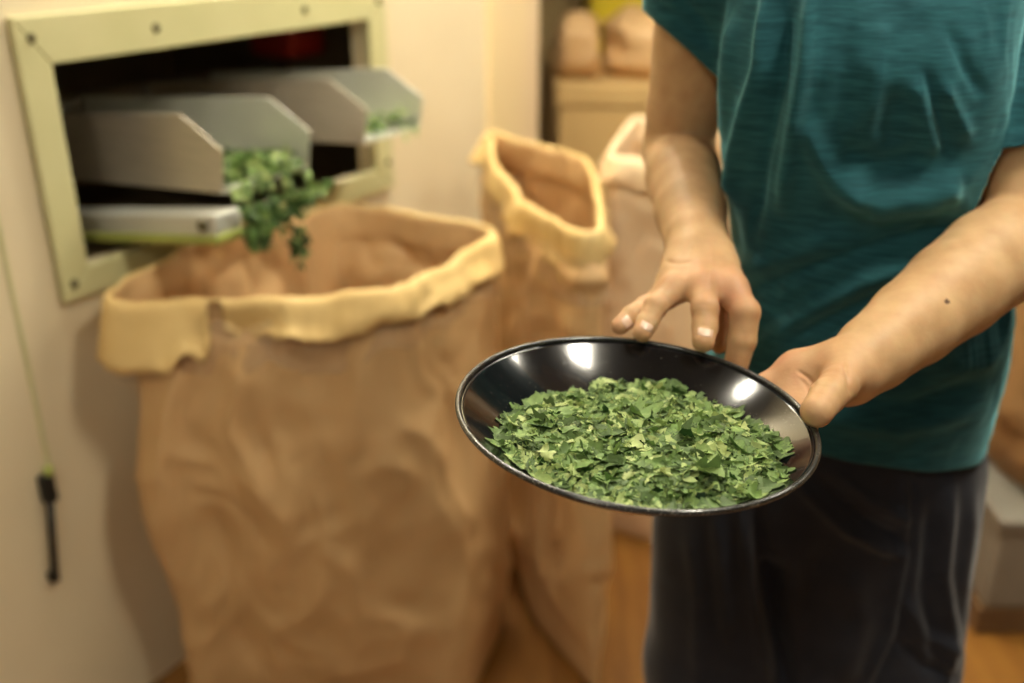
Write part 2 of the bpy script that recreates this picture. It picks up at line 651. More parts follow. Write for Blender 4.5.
def relax(V, Q, it=3, lam=0.5):
    E = np.concatenate([Q[:, [0, 1]], Q[:, [1, 2]], Q[:, [2, 3]], Q[:, [3, 0]]])
    E = np.unique(np.sort(E, 1), axis=0)
    nb = np.bincount(E.ravel(), minlength=len(V)).astype(float)
    fe = np.unique(np.sort(np.concatenate([Q[:, [0, 1]], Q[:, [1, 2]], Q[:, [2, 3]], Q[:, [3, 0]]]), 1), axis=0, return_counts=True)
    border = np.zeros(len(V), bool)
    border[fe[0][fe[1] == 1].ravel()] = True
    for _ in range(it):
        S = np.zeros_like(V)
        np.add.at(S, E[:, 0], V[E[:, 1]])
        np.add.at(S, E[:, 1], V[E[:, 0]])
        L = S / np.maximum(nb, 1)[:, None] - V
        L[border] = 0
        V = V + lam * L
    return V


def polyline_dist(P, line):
    """Distance of 2-D points to a polyline, and the position along it (0..1)."""
    line = np.asarray(line, float)
    best, where = np.full(len(P), 1e9), np.zeros(len(P))
    n = len(line) - 1
    for i in range(n):
        a, b = line[i], line[i + 1]
        ab = b - a
        t = np.clip(((P - a) @ ab) / (ab @ ab), 0, 1)
        d = np.hypot(*((P - a) - t[:, None] * ab).T)
        m = d < best
        best[m] = d[m]
        where[m] = (i + t[m]) / n
    return best, where


def folds(V, N, lines, gain=1.0):
    """Height of cloth folds on the side of the cloth that faces the room's front."""
    px = proj(V)
    face = np.clip(-((V - EYE) / np.linalg.norm(V - EYE, axis=1)[:, None] * N).sum(1) * 3, 0, 1)
    h = np.zeros(len(V))
    for line, w, amp in lines:
        d, u = polyline_dist(px, line)
        h += gain * amp * np.exp(-(d / w) ** 2) * np.clip(np.minimum(u, 1 - u) * 5 + 0.25, 0, 1)
    return h * face


# ------------------------------------------------------------------ the room
V, Fc = abox(-4, 4, -3, 5.2, -0.05, 0)
tag(obj('floor', V, Fc, M['floor'], smooth=False), kind='structure')
V, Fc = abox(-4, 4, -3, 5.2, CEILING_Z, CEILING_Z + 0.05)
tag(obj('ceiling', V, Fc, M['ceiling'], smooth=False), kind='structure')
V, Fc = abox(-1.2, 4, 4.6, 4.7, 0, CEILING_Z)
tag(obj('wall_back', V, Fc, M['back_wall'], smooth=False), kind='structure')
V, Fc = abox(3.4, 3.5, -3, 4.6, 0, CEILING_Z)
tag(obj('wall_right', V, Fc, M['back_wall'], smooth=False), kind='structure')
HS0, HS1, HZ0, HZ1 = 0.998, 1.815, 0.925, 1.29          # the hatch hole
WS0, WS1 = -3.0, 2.30
TH = -0.05
V, Fc = join(wbox(WS0, HS0, TH, 0, 0, CEILING_Z), wbox(HS1, WS1, TH, 0, 0, CEILING_Z),
             wbox(HS0, HS1, TH, 0, 0, HZ0), wbox(HS0, HS1, TH, 0, HZ1, CEILING_Z))
tag(obj('wall_left', V, Fc, M['wall_cream'], smooth=False), kind='structure')
V, Fc = wbox(2.30, 2.56, -0.30, 0.015, 0, CEILING_Z)
tag(bevel(obj('trim_1', V, Fc, M['post'], smooth=False), 0.006), kind='structure')
# vertical panel joint left of the hatch, running down to the latch
V, Fc = prism([W(0.866, 0.0, 1.6), W(0.862, 0.0, 0.58), W(0.866, 0.003, 0.58), W(0.871, 0.003, 1.6)], WT * 0.004)
tag(obj('trim_2', V, Fc, M['pale_green'], smooth=False), kind='structure')

for i, (lx, ly, a, b, st) in enumerate(LAMPS):
    r = empty('ceiling_lamp', (lx, ly, CEILING_Z - 0.06))
    tag(r, ['white ceiling lamp above the person holding the bowl', 'white ceiling lamp above the front brown paper sack',
            'white ceiling lamp above the grey metal bin', 'long white ceiling lamp above the second brown sack', 'added square fill lamp over the clear floor in front of the wall'][i], 'lamp', 'ceiling lamps')
    V, Fc = abox(lx - a / 2 - 0.02, lx + a / 2 + 0.02, ly - b / 2 - 0.02, ly + b / 2 + 0.02, CEILING_Z - 0.045, CEILING_Z)
    bevel(obj('housing', V, Fc, M['ceiling'], r, smooth=False), 0.006)
    V, Fc = abox(lx - a / 2, lx + a / 2, ly - b / 2, ly + b / 2, CEILING_Z - 0.06, CEILING_Z - 0.044)
    bevel(obj('diffuser', V, Fc, lamp_material(st), r, smooth=False), 0.004)

# ------------------------------------------------------------------ the hatch in the wall and its machine
fr = empty('hatch_frame', W(1.42, 0, 0.90))
tag(fr, 'pale green painted frame around the dark hatch in the cream wall', 'frame')
so0, so1, zo0, zo1 = 0.948, 1.865, 0.885, 1.358
si0, si1, zi0, zi1 = 1.006, 1.803, 0.938, 1.281
O = [(so0, zo0), (so1, zo0), (so1, zo1), (so0, zo1)]
I4 = [(si0, zi0), (si1, zi0), (si1, zi1), (si0, zi1)]
for k in range(4):
    j = (k + 1) % 4
    V, Fc = prism([W(s, 0.001, z) for s, z in (O[k], O[j], I4[j], I4[k])], WN * 0.016)
    rl = bevel(obj('rail', V, Fc, M['pale_green'], fr, smooth=False), 0.003)
    for s, z in ((([(0.972, 0.915), (1.4, 0.912)]), ([(1.845, 0.95), (1.845, 1.15)]), ([(1.22, 1.318), (1.6, 1.318), (1.84, 1.318)]), ([(0.978, 1.325)]))[k]):
        Vs, Fs = cyl(W(s, 0.016, z), W(s, 0.021, z), 0.009, 14, 0.006)
        obj('screw', Vs, Fs, M['screw'], rl)

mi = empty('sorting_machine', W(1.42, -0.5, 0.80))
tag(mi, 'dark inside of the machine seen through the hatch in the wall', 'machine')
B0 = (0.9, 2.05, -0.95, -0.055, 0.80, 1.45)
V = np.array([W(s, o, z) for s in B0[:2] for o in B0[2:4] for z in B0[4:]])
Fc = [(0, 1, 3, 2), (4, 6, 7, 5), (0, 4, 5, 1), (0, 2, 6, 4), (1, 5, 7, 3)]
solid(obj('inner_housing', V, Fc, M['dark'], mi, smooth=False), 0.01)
V, Fc = wbox(1.83, 1.95, -0.40, -0.25, 1.17, 1.36)
bevel(obj('motor', V, Fc, M['red'], mi, smooth=False), 0.015)
V, Fc = wbox(1.35, 1.7, -0.62, -0.5, 1.2, 1.32)
bevel(obj('gear_case', V, Fc, M['dark_green'], mi, smooth=False), 0.012)
V, Fc = cyl(W(1.0, -0.45, 1.12), W(2.0, -0.45, 1.12), 0.018)
obj('drive_shaft', V, Fc, M['grey_metal'], mi)
# the pale bar under the first chute
def slope_bar(s0, s1, o0, o1, za, zb):
    """A bar rising outwards with the chutes."""
    return prism([W(s0, o, z + 0.15 * o) for o, z in ((o0, za), (o1, za), (o1, zb), (o0, zb))], WT * (s1 - s0))


V, Fc = slope_bar(1.085, 1.145, -0.30, 0.262, 0.972, 1.008)
lb = bevel(obj('support_bar', V, Fc, M['steel_pale'], mi, smooth=False), 0.004)
V, Fc = slope_bar(1.08, 1.15, -0.30, 0.267, 0.957, 0.972)
bevel(obj('edge_strip', V, Fc, M['lime'], lb, smooth=False), 0.003)
Vs, Fs = cyl(W(1.085, 0.235, 1.026), W(1.077, 0.235, 1.026), 0.010, 6)
obj('bolt', Vs, Fs, M['screw'], lb)


def chute(s0, s1, tip, zt, zb, label, pale):
    r = empty('discharge_chute', W((s0 + s1) / 2, 0.0, zb))
    tag(r, label, 'chute', 'metal chutes coming out of the hatch')
    for s, dz, m in ((s0, 0.0, M['steel']), (s1, -0.004, M['steel_pale'])):
        poly = [(-0.42, zt - 0.055), (tip - 0.095, zt + dz), (tip, zt - 0.052 + dz), (tip - 0.012, zb + dz * 0.3), (-0.42, zb - 0.05)]
        V, Fc = prism([W(s, o, z) for o, z in poly], WT * 0.0035)
        bevel(obj('side_plate', V, Fc, m, r, smooth=False), 0.001, 1)
    V, Fc = prism([W(s0 + 0.003, o, z) for o, z in ((-0.42, zb - 0.05), (tip - 0.012, zb), (tip - 0.012, zb + 0.003), (-0.42, zb - 0.047))], WT * (s1 - s0 - 0.003))
    obj('tray_floor', V, Fc, M['steel_pale'], r, smooth=False)
    return r


chute(1.14, 1.35, 0.238, 1.193, 1.066, 'steel chute pouring green leaves above the front brown sack', 0)
chute(1.53, 1.715, 0.225, 1.198, 1.075, 'steel chute at the far end of the hatch with few leaves on it', 1)

# black latch on the wall
lt = empty('wall_latch', W(0.84, 0, 0.38))
tag(lt, 'thin black latch handle on the cream wall beside the front sack', 'latch')
V, Fc = wbox(0.838, 0.862, 0.0, 0.022, 0.535, 0.590)
bevel(obj('grip', V, Fc, M['black'], lt, smooth=False), 0.005)
V, Fc = cyl(W(0.848, 0.014, 0.54), W(0.826, 0.014, 0.385), 0.0065)
obj('rod', V, Fc, M['black'], lt)
V, Fc = cyl(W(0.856, 0.014, 0.588), W(0.857, 0.014, 0.604), 0.008)
obj('knob', V, Fc, M['lime'], lt)
V, Fc = wbox(0.818, 0.834, 0.0, 0.018, 0.375, 0.395)
bevel(obj('keeper', V, Fc, M['black'], lt, smooth=False), 0.003)


# ------------------------------------------------------------------ paper sacks
def perimeter(c, n, rnd):
    """n points evenly spaced round a quadrilateral with rounded corners; starts half-way along the side c0-c1."""
    c = np.asarray(c, float)
    pts = []
    for i in range(4):
        p, q, r = c[i - 1], c[i], c[(i + 1) % 4]
        a = q + (p - q) / np.linalg.norm(p - q) * rnd
        b = q + (r - q) / np.linalg.norm(r - q) * rnd
        for t in np.linspace(0, 1, 9):
            pts.append((1 - t) ** 2 * a + 2 * t * (1 - t) * q + t * t * b)
    pts = np.array(pts)
    pts = np.concatenate([pts, pts[:1]])
    L = np.r_[0, np.cumsum(np.linalg.norm(np.diff(pts, axis=0), axis=1))]
    u = np.linspace(0, L[-1], n, endpoint=False)
    return np.stack([np.interp(u, L, pts[:, i]) for i in range(2)], 1)


def sack(label, group, top, bot, rim_z, cuff_len, slit=None, seed=1, mats=('kraft', 'kraft_in'), band=0.055, rnd=0.038, n=220, rows=90, sag=0.008, base_z=0.0, liner=True):
    """An open standing paper sack; rim_z and cuff_len are functions of the position round the rim (0..1)."""
    T, B = perimeter(top, n, rnd), perimeter(bot, n, rnd * 1.3)
    ctr = T.mean(0)
    r = empty('paper_sack', (*B.mean(0), base_z))
    tag(r, label, 'sack', group)
    U = np.arange(n) / n
    rz = np.array([rim_z(u) for u in U]) + 0.006 * fbm(np.stack([np.cos(U * 2 * np.pi), np.sin(U * 2 * np.pi), 0 * U], 1), 4.0, 3, seed + 20)
    cl = np.array([cuff_len(u) for u in U]) * (1 + 0.20 * fbm(np.stack([np.cos(U * 2 * np.pi), np.sin(U * 2 * np.pi), 0 * U], 1), 6.0, 3, seed + 30))
    tang = np.roll(T, -1, 0) - np.roll(T, 1, 0)
    nor = np.stack([tang[:, 1], -tang[:, 0]], 1)
    nor /= np.linalg.norm(nor, axis=1)[:, None]
    if ((T - ctr) * nor).sum() < 0:
        nor = -nor
    P = []
    for j in range(rows + 1):
        v = j / rows
        xy = B * (1 - v) + T * v
        z = base_z + (rz - base_z) * v
        p = np.stack([xy[:, 0], xy[:, 1], z], 1)
        env = min(1, v * 6)
        h = 0.016 * math.sin(math.pi * min(v * 1.05, 1)) + sag * fbm(p * [1, 1, 0.6], 5, 2, seed) * env + 0.020 * (ridged(p * [1, 1, 0.5] + 0.05 * noise(p, 9, 4)[:, None], 5.5, 3, seed + 9) - 0.2) * env
        h = h * (1 if v < 0.93 else 0.6)
        p[:, :2] += nor * (h if np.ndim(h) else h)[:, None]
        P.append(p)
    P = np.concatenate(P)
    Q = [(j * n + i, j * n + (i + 1) % n, (j + 1) * n + (i + 1) % n, (j + 1) * n + i) for j in range(rows) for i in range(n)]
    Q.append(tuple(range(n - 1, -1, -1)))
    body = obj('sack_wall', P, Q, M[mats[0]], r)
    solid(body, 0.0025)
    top_ring = P[-n:]
    # cuff turned out over the rim
    prof = [(-0.002, 0.0), (0.0, 0.003), (0.004, 0.004), (0.008, 0.002)]
    K = 9
    C = []
    for q in range(len(prof) + K):
        if q < len(prof):
            o, z = np.full(n, prof[q][0]), np.full(n, prof[q][1])
        else:
            f = (q - len(prof) + 1) / K
            z = -cl * f
            o = 0.011 + 0.016 * f + 0.024 * fbm(np.stack([U * 14, np.full(n, f * 0.8), np.zeros(n)], 1), 1.0, 2, seed + 3) * f
        C.append(np.stack([top_ring[:, 0] + nor[:, 0] * o, top_ring[:, 1] + nor[:, 1] * o, top_ring[:, 2] + z], 1))
    C = np.concatenate(C)
    nr = len(prof) + K
    sl = (lambda u: False) if slit is None else (lambda u: slit[0] < u < slit[1])
    Q = [(j * n + i, (j + 1) * n + i, (j + 1) * n + (i + 1) % n, j * n + (i + 1) % n) for j in range(nr - 1) for i in range(n) if not (sl(U[i]) and j > 2)]
    cf = obj('folded_cuff', C, [q[::-1] for q in Q], M[mats[1]], r)
    solid(cf, 0.002, 0)
    if liner:
        L = []
        for q in range(7):
            f = q / 6
            z = -np.minimum(cl * 0.6, 0.05) - (cl * 0.4 + band) * f
            o = 0.014 + 0.010 * f + 0.007 * fbm(np.stack([U * 26, np.full(n, f * 2.0), np.zeros(n)], 1), 1.0, 2, seed + 5) * (0.3 + f)
            wob = 0.02 * fbm(np.stack([U * 18, np.zeros(n), np.zeros(n)], 1), 1.0, 2, seed + 6) * f
            L.append(np.stack([top_ring[:, 0] + nor[:, 0] * o, top_ring[:, 1] + nor[:, 1] * o, top_ring[:, 2] + z + wob], 1))
        L = np.concatenate(L)
        Q = [(j * n + i, j * n + (i + 1) % n, (j + 1) * n + (i + 1) % n, (j + 1) * n + i) for j in range(6) for i in range(n)]
        obj('plastic_liner', L, [q[::-1] for q in Q], M['film'], r)
    return r


def lerp_table(tab):
    xs, ys = zip(*tab)
    return lambda u: float(np.interp(u, xs, ys))


# front sack: corners left, front, right, back; position 0 = left corner, then front face
sack('large brown paper sack under the pouring chute with yellowish torn cuff', 'open brown paper sacks',
     [(-0.693, 1.572), (-0.20, 1.60), (-0.045, 1.93), (-0.37, 2.055)],
     [(-0.665, 1.55), (-0.105, 1.535), (-0.015, 1.84), (-0.38, 2.02)],
     lerp_table([(0, 0.905), (0.1, 0.90), (0.22, 0.905), (0.32, 0.91), (0.5, 0.915), (0.55, 0.92), (0.68, 0.925), (0.75, 0.93), (0.82, 0.96), (0.90, 0.945), (0.985, 0.92), (1, 0.905)]),
     lerp_table([(0, 0.108), (0.07, 0.112), (0.102, 0.098), (0.112, 0.05), (0.118, 0.042), (0.140, 0.072), (0.17, 0.066), (0.25, 0.062), (0.32, 0.05), (0.5, 0.07), (0.6, 0.05), (0.75, 0.04), (0.95, 0.06), (1, 0.115)]),
     slit=(0.106, 0.120), seed=3)
# second sack behind it
sack('brown paper sack standing behind the bowl and behind the front sack', 'open brown paper sacks',
     [(0.035, 1.99), (0.150, 1.76), (0.165, 2.22), (-0.06, 2.47)],
     [(0.045, 1.86), (0.185, 1.60), (0.175, 2.18), (-0.04, 2.42)],
     lerp_table([(0, 0.95), (0.15, 0.955), (0.35, 0.975), (0.6, 0.99), (0.7, 1.0), (0.85, 0.975), (1, 0.95)]),
     lerp_table([(0, 0.07), (0.2, 0.085), (0.4, 0.08), (0.7, 0.06), (1, 0.07)]), seed=17)
# third, paler sack
sack('pale cream paper sack standing behind the bare forearm', 'open brown paper sacks',
     [(0.235, 2.29), (0.53, 2.15), (0.68, 2.52), (0.34, 2.66)],
     [(0.245, 2.22), (0.51, 2.08), (0.68, 2.52), (0.34, 2.66)],
     lerp_table([(0, 0.98), (0.3, 0.98), (0.6, 1.0), (1, 0.98)]),
     lerp_table([(0, 0.06), (0.5, 0.05), (1, 0.06)]), seed=29, mats=('kraft_pale', 'kraft_pale'), liner=False)


def closed_sack(label, group, c, sz, seed, m, yaw=0.0, name='filled_sack'):
    """A filled, closed sack: a pillow with a gathered seam at its top."""
    nu, nv = 48, 30
    P, rng = [], np.random.default_rng(seed)
    for j in range(nv + 1):
        v = j / nv
        ph = (v - 0.5) * math.pi
        for i in range(nu):
            th = 2 * math.pi * i / nu
            cx, sx, cp, sp = math.cos(th), math.sin(th), math.cos(ph), math.sin(ph)
            e = lambda t, k: math.copysign(abs(t) ** k, t)
            P.append((sz[0] * e(cp, 0.55) * e(cx, 0.6), sz[1] * e(cp, 0.55) * e(sx, 0.6), sz[2] * e(sp, 0.75)))
    P = np.array(P)
    d = P / np.maximum(np.linalg.norm(P, axis=1), 1e-6)[:, None]
    P = P + d * (0.03 * fbm(P + seed, 7, 3, seed) + 0.022 * ridged(P + seed, 8, 2, seed))[:, None]
    P[:, 2] = np.maximum(P[:, 2], -sz[2])
    cs, sn = math.cos(yaw), math.sin(yaw)
    P = np.stack([P[:, 0] * cs - P[:, 1] * sn, P[:, 0] * sn + P[:, 1] * cs, P[:, 2] + sz[2]], 1) + c
    Q = [(j * nu + i, j * nu + (i + 1) % nu, (j + 1) * nu + (i + 1) % nu, (j + 1) * nu + i) for j in range(nv) for i in range(nu)]
    o = obj(name, P, Q, M[m], origin=c)
    return tag(o, label, 'sack', group)


# back of the room: a long cardboard box with sacks on it
cb = empty('cardboard_box', (0.9, 3.75, 0))
tag(cb, 'large tan cardboard box at the back with filled sacks on it', 'box')
V, Fc = abox(0.16, 1.9, 3.5, 4.5, 0, 0.93)
bevel(obj('box_body', V, Fc, M['card'], cb, smooth=False), 0.01)
V, Fc = abox(0.15, 1.91, 3.49, 4.51, 0.87, 0.945)
bevel(obj('lid', V, Fc, M['card'], cb, smooth=False), 0.008)
closed_sack('filled tan sack on the cardboard box, next to the wall post', 'filled sacks on the cardboard box', (0.235, 3.72, 0.945), (0.075, 0.16, 0.10), 41, 'kraft')
closed_sack('filled tan sack on the cardboard box, below the yellow crate edge', 'filled sacks on the cardboard box', (0.465, 3.74, 0.945), (0.115, 0.18, 0.105), 43, 'kraft')
closed_sack('filled tan sack on the cardboard box, beside the teal sleeve', 'filled sacks on the cardboard box', (0.80, 3.75, 0.945), (0.145, 0.19, 0.11), 47, 'kraft')
yc = empty('yellow_crate', (0.64, 4.25, 0.945))
tag(yc, 'bright yellow plastic crate behind the filled sacks on the box', 'crate')
V, Fc = join(abox(0.30, 0.92, 4.1, 4.115, 0.945, 1.36), abox(0.30, 0.92, 4.385, 4.4, 0.945, 1.36), abox(0.30, 0.315, 4.1, 4.4, 0.945, 1.36), abox(0.905, 0.92, 4.1, 4.4, 0.945, 1.36), abox(0.30, 0.92, 4.1, 4.4, 0.945, 0.955))
obj('crate_body', V, Fc, M['yellow'], yc, smooth=False)
V, Fc = join(abox(0.29, 0.93, 4.09, 4.118, 1.335, 1.37), abox(0.29, 0.93, 4.382, 4.41, 1.335, 1.37), abox(0.29, 0.318, 4.09, 4.41, 1.335, 1.37), abox(0.902, 0.93, 4.09, 4.41, 1.335, 1.37))
bevel(obj('rim', V, Fc, M['yellow'], yc, smooth=False), 0.004)

# right edge: a grey metal bin on a wooden skid with brown sacks standing on it
mb = empty('metal_bin', (1.5, 2.15, 0))
tag(mb, 'low grey metal bin on a wooden skid at the edge of the room', 'bin')
V, Fc = abox(1.06, 2.1, 1.80, 2.42, 0.07, 0.285)
bevel(obj('bin_body', V, Fc, M['grey_metal'], mb, smooth=False), 0.012)
V, Fc = abox(1.05, 2.11, 1.79, 2.43, 0.28, 0.31)
bevel(obj('rim', V, Fc, M['grey_metal'], mb, smooth=False), 0.006)
for yy in (1.80, 2.10, 2.36):
    V, Fc = abox(1.05, 2.1, yy, yy + 0.06, 0, 0.07)
    bevel(obj('skid', V, Fc, M['skid'], mb, smooth=False), 0.004)
closed_sack('dark brown filled sack standing on the grey metal bin, nearest the trousers', 'brown sacks on the metal bin', (1.20, 1.995, 0.31), (0.10, 0.19, 0.26), 51, 'kraft_dark')
closed_sack('dark brown filled sack standing at the far end of the grey metal bin', 'brown sacks on the metal bin', (1.47, 1.995, 0.31), (0.11, 0.19, 0.27), 53, 'kraft_dark')
V, Fc = abox(1.15, 2.4, 3.2, 3.6, 0, 1.05)
rk = empty('wooden_cabinet', (1.9, 3.4, 0))
tag(rk, 'plain brown wooden cabinet behind the grey metal bin', 'cabinet')
V, Fc = abox(1.45, 2.6, 3.0, 3.4, 0, 0.82)
bevel(obj('cabinet_body', V, Fc, M['card'], rk, smooth=False), 0.008)
V, Fc = abox(1.43, 2.62, 2.98, 3.42, 0.82, 0.85)
bevel(obj('top_board', V, Fc, M['card'], rk, smooth=False), 0.005)

# ------------------------------------------------------------------ bowl
BC = np.array([0.1064, 0.7575, 1.1213])
BN = np.array([0.0761, -0.0037, 1.0])
BN /= np.linalg.norm(BN)
BX = np.cross([0, 1, 0], BN)
BX /= np.linalg.norm(BX)
BY = np.cross(BN, BX)
BR = 0.155


def bl(x, y, z):
    return BC + np.multiply.outer(x, BX) + np.multiply.outer(y, BY) + np.multiply.outer(z, BN)


def bowl_z(r):
    return -0.057 * (1 - np.clip(r / 0.1525, 0, 1.2) ** 2.1)


def lathe(rz, n=144):
    t = np.linspace(0, 2 * np.pi, n, endpoint=False)
    V = np.concatenate([bl(r * np.cos(t), r * np.sin(t), np.full(n, z)) for r, z in rz])
    Q = [(j * n + i, j * n + (i + 1) % n, (j + 1) * n + (i + 1) % n, (j + 1) * n + i) for j in range(len(rz) - 1) for i in range(n)]
    return V, Q


bw = empty('bowl', bl(0, 0, -0.064))
tag(bw, 'wide shallow black lacquered bowl of green leaf flakes held in both hands', 'bowl')
rs = np.linspace(0.002, 0.1505, 44)
inner = [(r, bowl_z(r)) for r in rs]
outer = [(r, bowl_z(r) - 0.0045) for r in np.linspace(0.1505, 0.058, 28)] + [(0.056, -0.0625), (0.053, -0.064), (0.048, -0.064), (0.045, -0.059), (0.002, -0.0605)]
V, Q = lathe(inner + outer)
nn = len(V)
V = np.concatenate([V, [bl(0, 0, bowl_z(0.0)), bl(0, 0, -0.0605)]])
Q += [(nn, (i + 1) % 144, i, i)[:3] for i in range(144)]
lastr = nn - 144
Q += [(nn + 1, lastr + i, lastr + (i + 1) % 144) for i in range(144)]
obj('bowl_body', V, Q, M['lacquer'], bw)
ph = np.linspace(0, 2 * np.pi, 15)
rim = [(0.1528 + 0.0025 * math.cos(p), -0.0012 + 0.0024 * math.sin(p)) for p in ph]
V, Q = lathe(rim)
obj('rim', V, [q[::-1] for q in Q], M['rim'], bw)


# ------------------------------------------------------------------ leaves
def flake(rng, out, c, n, L, wd, tint):
    """One torn, curled flake of dried leaf."""
    V, Fq, T = out
    n = n / np.linalg.norm(n)
    d = np.cross(n, rng.normal(size=3))
    d /= np.linalg.norm(d) + 1e-9
    e = np.cross(n, d)
    R_, C_ = 8, 7
    u = np.linspace(-1, 1, R_)
    g = np.linspace(-1, 1, C_)
    base = len(V)
    lean = rng.uniform(-0.7, 0.7)
    curl, fold, tw, roll = rng.normal(0, 0.9), rng.normal(0.25, 0.5), rng.normal(0, 0.8), rng.normal(0.2, 1.3)
    wl = wd * (np.clip(1 - np.abs(u - lean * 0.3) ** 3.2, 0.34, 1)) * rng.uniform(0.5, 1.2, R_)
    wr = wd * (np.clip(1 - np.abs(u + lean * 0.3) ** 3.2, 0.34, 1)) * rng.uniform(0.45, 1.2, R_)
    sw = rng.normal(0, 0.18)
    p1, p2 = rng.uniform(0, 6.28, 2)
    f1, f2 = rng.uniform(4, 9, 2)
    X_ = L * u[:, None] * 0.5 + rng.normal(0, L * 0.018, (R_, C_))
    Y_ = np.where(g[None] < 0, wl[:, None], wr[:, None]) * g[None] * 0.5 + sw * L * u[:, None] ** 2
    Z_ = curl * X_ ** 2 / L * 0.9 + np.abs(Y_) * fold + roll * Y_ ** 2 / wd + tw * X_ * Y_ / L * 1.6
    Z_ = Z_ + L * 0.085 * np.sin(f1 * u[:, None] * 1.3 + p1 + 2 * g[None]) * np.sin(f2 * g[None] * 0.8 + p2) + rng.normal(0, L * 0.014, (R_, C_))
    for i in range(R_):
        for j in range(C_):
            V.append(c + d * X_[i, j] + e * Y_[i, j] + n * Z_[i, j])
            T.append(min(1, max(0, tint + (0.10 if j == C_ // 2 else 0) + rng.normal(0, 0.03))))
    for i in range(R_ - 1):
        for j in range(C_ - 1):
            a = base + i * C_ + j
            Fq.append((a, a + 1, a + C_ + 1, a + C_))


def pick_tint(rng):
    return float(np.clip(rng.choice([rng.normal(0.22, 0.08), rng.normal(0.45, 0.1), rng.normal(0.66, 0.09), rng.normal(0.88, 0.07)], p=[0.33, 0.28, 0.23, 0.16]), 0, 1))


def mound(x, y):
    r = np.hypot(x, y)
    dome = -0.0215 - 0.75 * np.clip(r - 0.07, 0, 1) ** 1.5 * 1.2 + 0.13 * np.clip(-y, -0.05, 0.2) + 0.05 * np.clip(x, -0.03, 1) + 0.004 * fbm(np.stack([x, y, 0 * x], -1) + 3, 28, 2, 5)
    return dome


rng = np.random.default_rng(11)
out = ([], [], [])
made = 0
while made < 4600:
    x, y = rng.uniform(-0.145, 0.145, 2)
    r = math.hypot(x, y)
    if r > 0.137:
        continue
    zm, zb = float(mound(np.array(x), np.array(y))), float(bowl_z(r))
    if zm < zb + 0.001:
        if zm < zb - 0.006 or rng.random() > 0.25:
            continue
        zm = zb + 0.003
    big = made % 5 < 2
    L = float(rng.uniform(0.016, 0.030)) if big else float(rng.uniform(0.005, 0.015))
    edge = y > 0.055 or r > 0.10
    if edge:
        L = min(L, 0.019)
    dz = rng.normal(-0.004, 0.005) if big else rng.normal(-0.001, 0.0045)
    if edge:
        dz = min(dz, 0.001)
    z = max(zm + dz + 0.001, zb + 0.003)
    a_ = 0.28 if edge else (0.32 if big else 0.5)
    tilt = np.array([rng.normal(0, a_), rng.normal(-0.1, a_), 1.0])
    t = pick_tint(rng)
    if not big:
        t = min(1, t * 1.1)
    flake(rng, out, bl(x, y, z), tilt[0] * BX + tilt[1] * BY + tilt[2] * BN, L, L * rng.uniform(0.5, 0.95), t * float(np.clip(1.1 + dz * 40, 0.4, 1.1)))  # deeper flakes get a darker tint: shade of the gaps put into the colour
    made += 1
# keep every flake inside the bowl wall
LV = np.array(out[0])
q = LV - BC
lx, ly, lz = q @ BX, q @ BY, q @ BN
lr = np.hypot(lx, ly)
sc = np.minimum(1, 0.146 / np.maximum(lr, 1e-6))
lx, ly, lr = lx * sc, ly * sc, lr * sc
top_ = mound(lx, ly) + 0.004
lz = np.where(lz > top_, top_ + (lz - top_) * 0.45, lz)
lz = np.maximum(lz, bowl_z(lr) + 0.0012)
LV = bl(0, 0, 0) + lx[:, None] * BX + ly[:, None] * BY + lz[:, None] * BN
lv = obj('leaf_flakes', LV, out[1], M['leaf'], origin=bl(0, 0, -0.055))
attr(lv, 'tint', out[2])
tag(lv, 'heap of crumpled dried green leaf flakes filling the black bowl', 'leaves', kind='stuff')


def mix_s(a, b, t):
    return a + (b - a) * t


def pouring(name, label, s0, s1, o_tip, zb, n, n_fall, seed, fall_s):
    rng = np.random.default_rng(seed)
    out = ([], [], [])
    for _ in range(n):
        o = o_tip - abs(rng.normal(0, 0.11))
        s = rng.uniform(s0 + 0.02, s1 - 0.015)
        z = zb + 0.01 + (o - o_tip) * 0.08 + rng.uniform(0, 0.032)
        if o > o_tip - 0.03 and rng.random() < 0.6:
            o += rng.uniform(0, 0.035)
            z -= rng.uniform(0, 0.04)
        L = rng.uniform(0.012, 0.028)
        flake(rng, out, W(s, o, z), np.array([rng.normal(0, 0.6), rng.normal(0, 0.6), 1.0]), L, L * 0.7, pick_tint(rng))
    for q in range(n_fall):
        f = rng.random()
        s = max(mix_s(s0, s1, rng.random()) - (s1 - s0) * 0.85 * f, s0 - 0.025 + 0.05 * rng.random())
        z = zb - 0.002 - 0.085 * f * (0.45 + 0.55 * rng.random())
        if q % 9 == 0:
            s, z = fall_s + rng.normal(0, 0.010), zb - 0.075 - 0.05 * f
        L = rng.uniform(0.012, 0.028)
        flake(rng, out, W(s, o_tip + 0.062 + 0.012 * f + abs(rng.normal(0, 0.008)), z), rng.normal(size=3), L, L * 0.7, pick_tint(rng) * 0.8)
    PV = np.array(out[0])
    ps, po, pz = PV @ WT, PV @ WN + 1.52, PV[:, 2]
    on = po < o_tip + 0.012
    ps = np.where(on, np.clip(ps, s0 + 0.007, s1 - 0.004), ps)
    pz = np.where(on, np.maximum(pz, zb + 0.008 + (po - o_tip) * 0.06 + 0.006), pz)
    PV = (ps[:, None] * WT + (po - 1.52)[:, None] * WN)
    PV[:, 2] = pz
    o = obj(name, PV, out[1], M['leaf'])
    attr(o, 'tint', out[2])
    tag(o, label, 'leaves', kind='stuff')


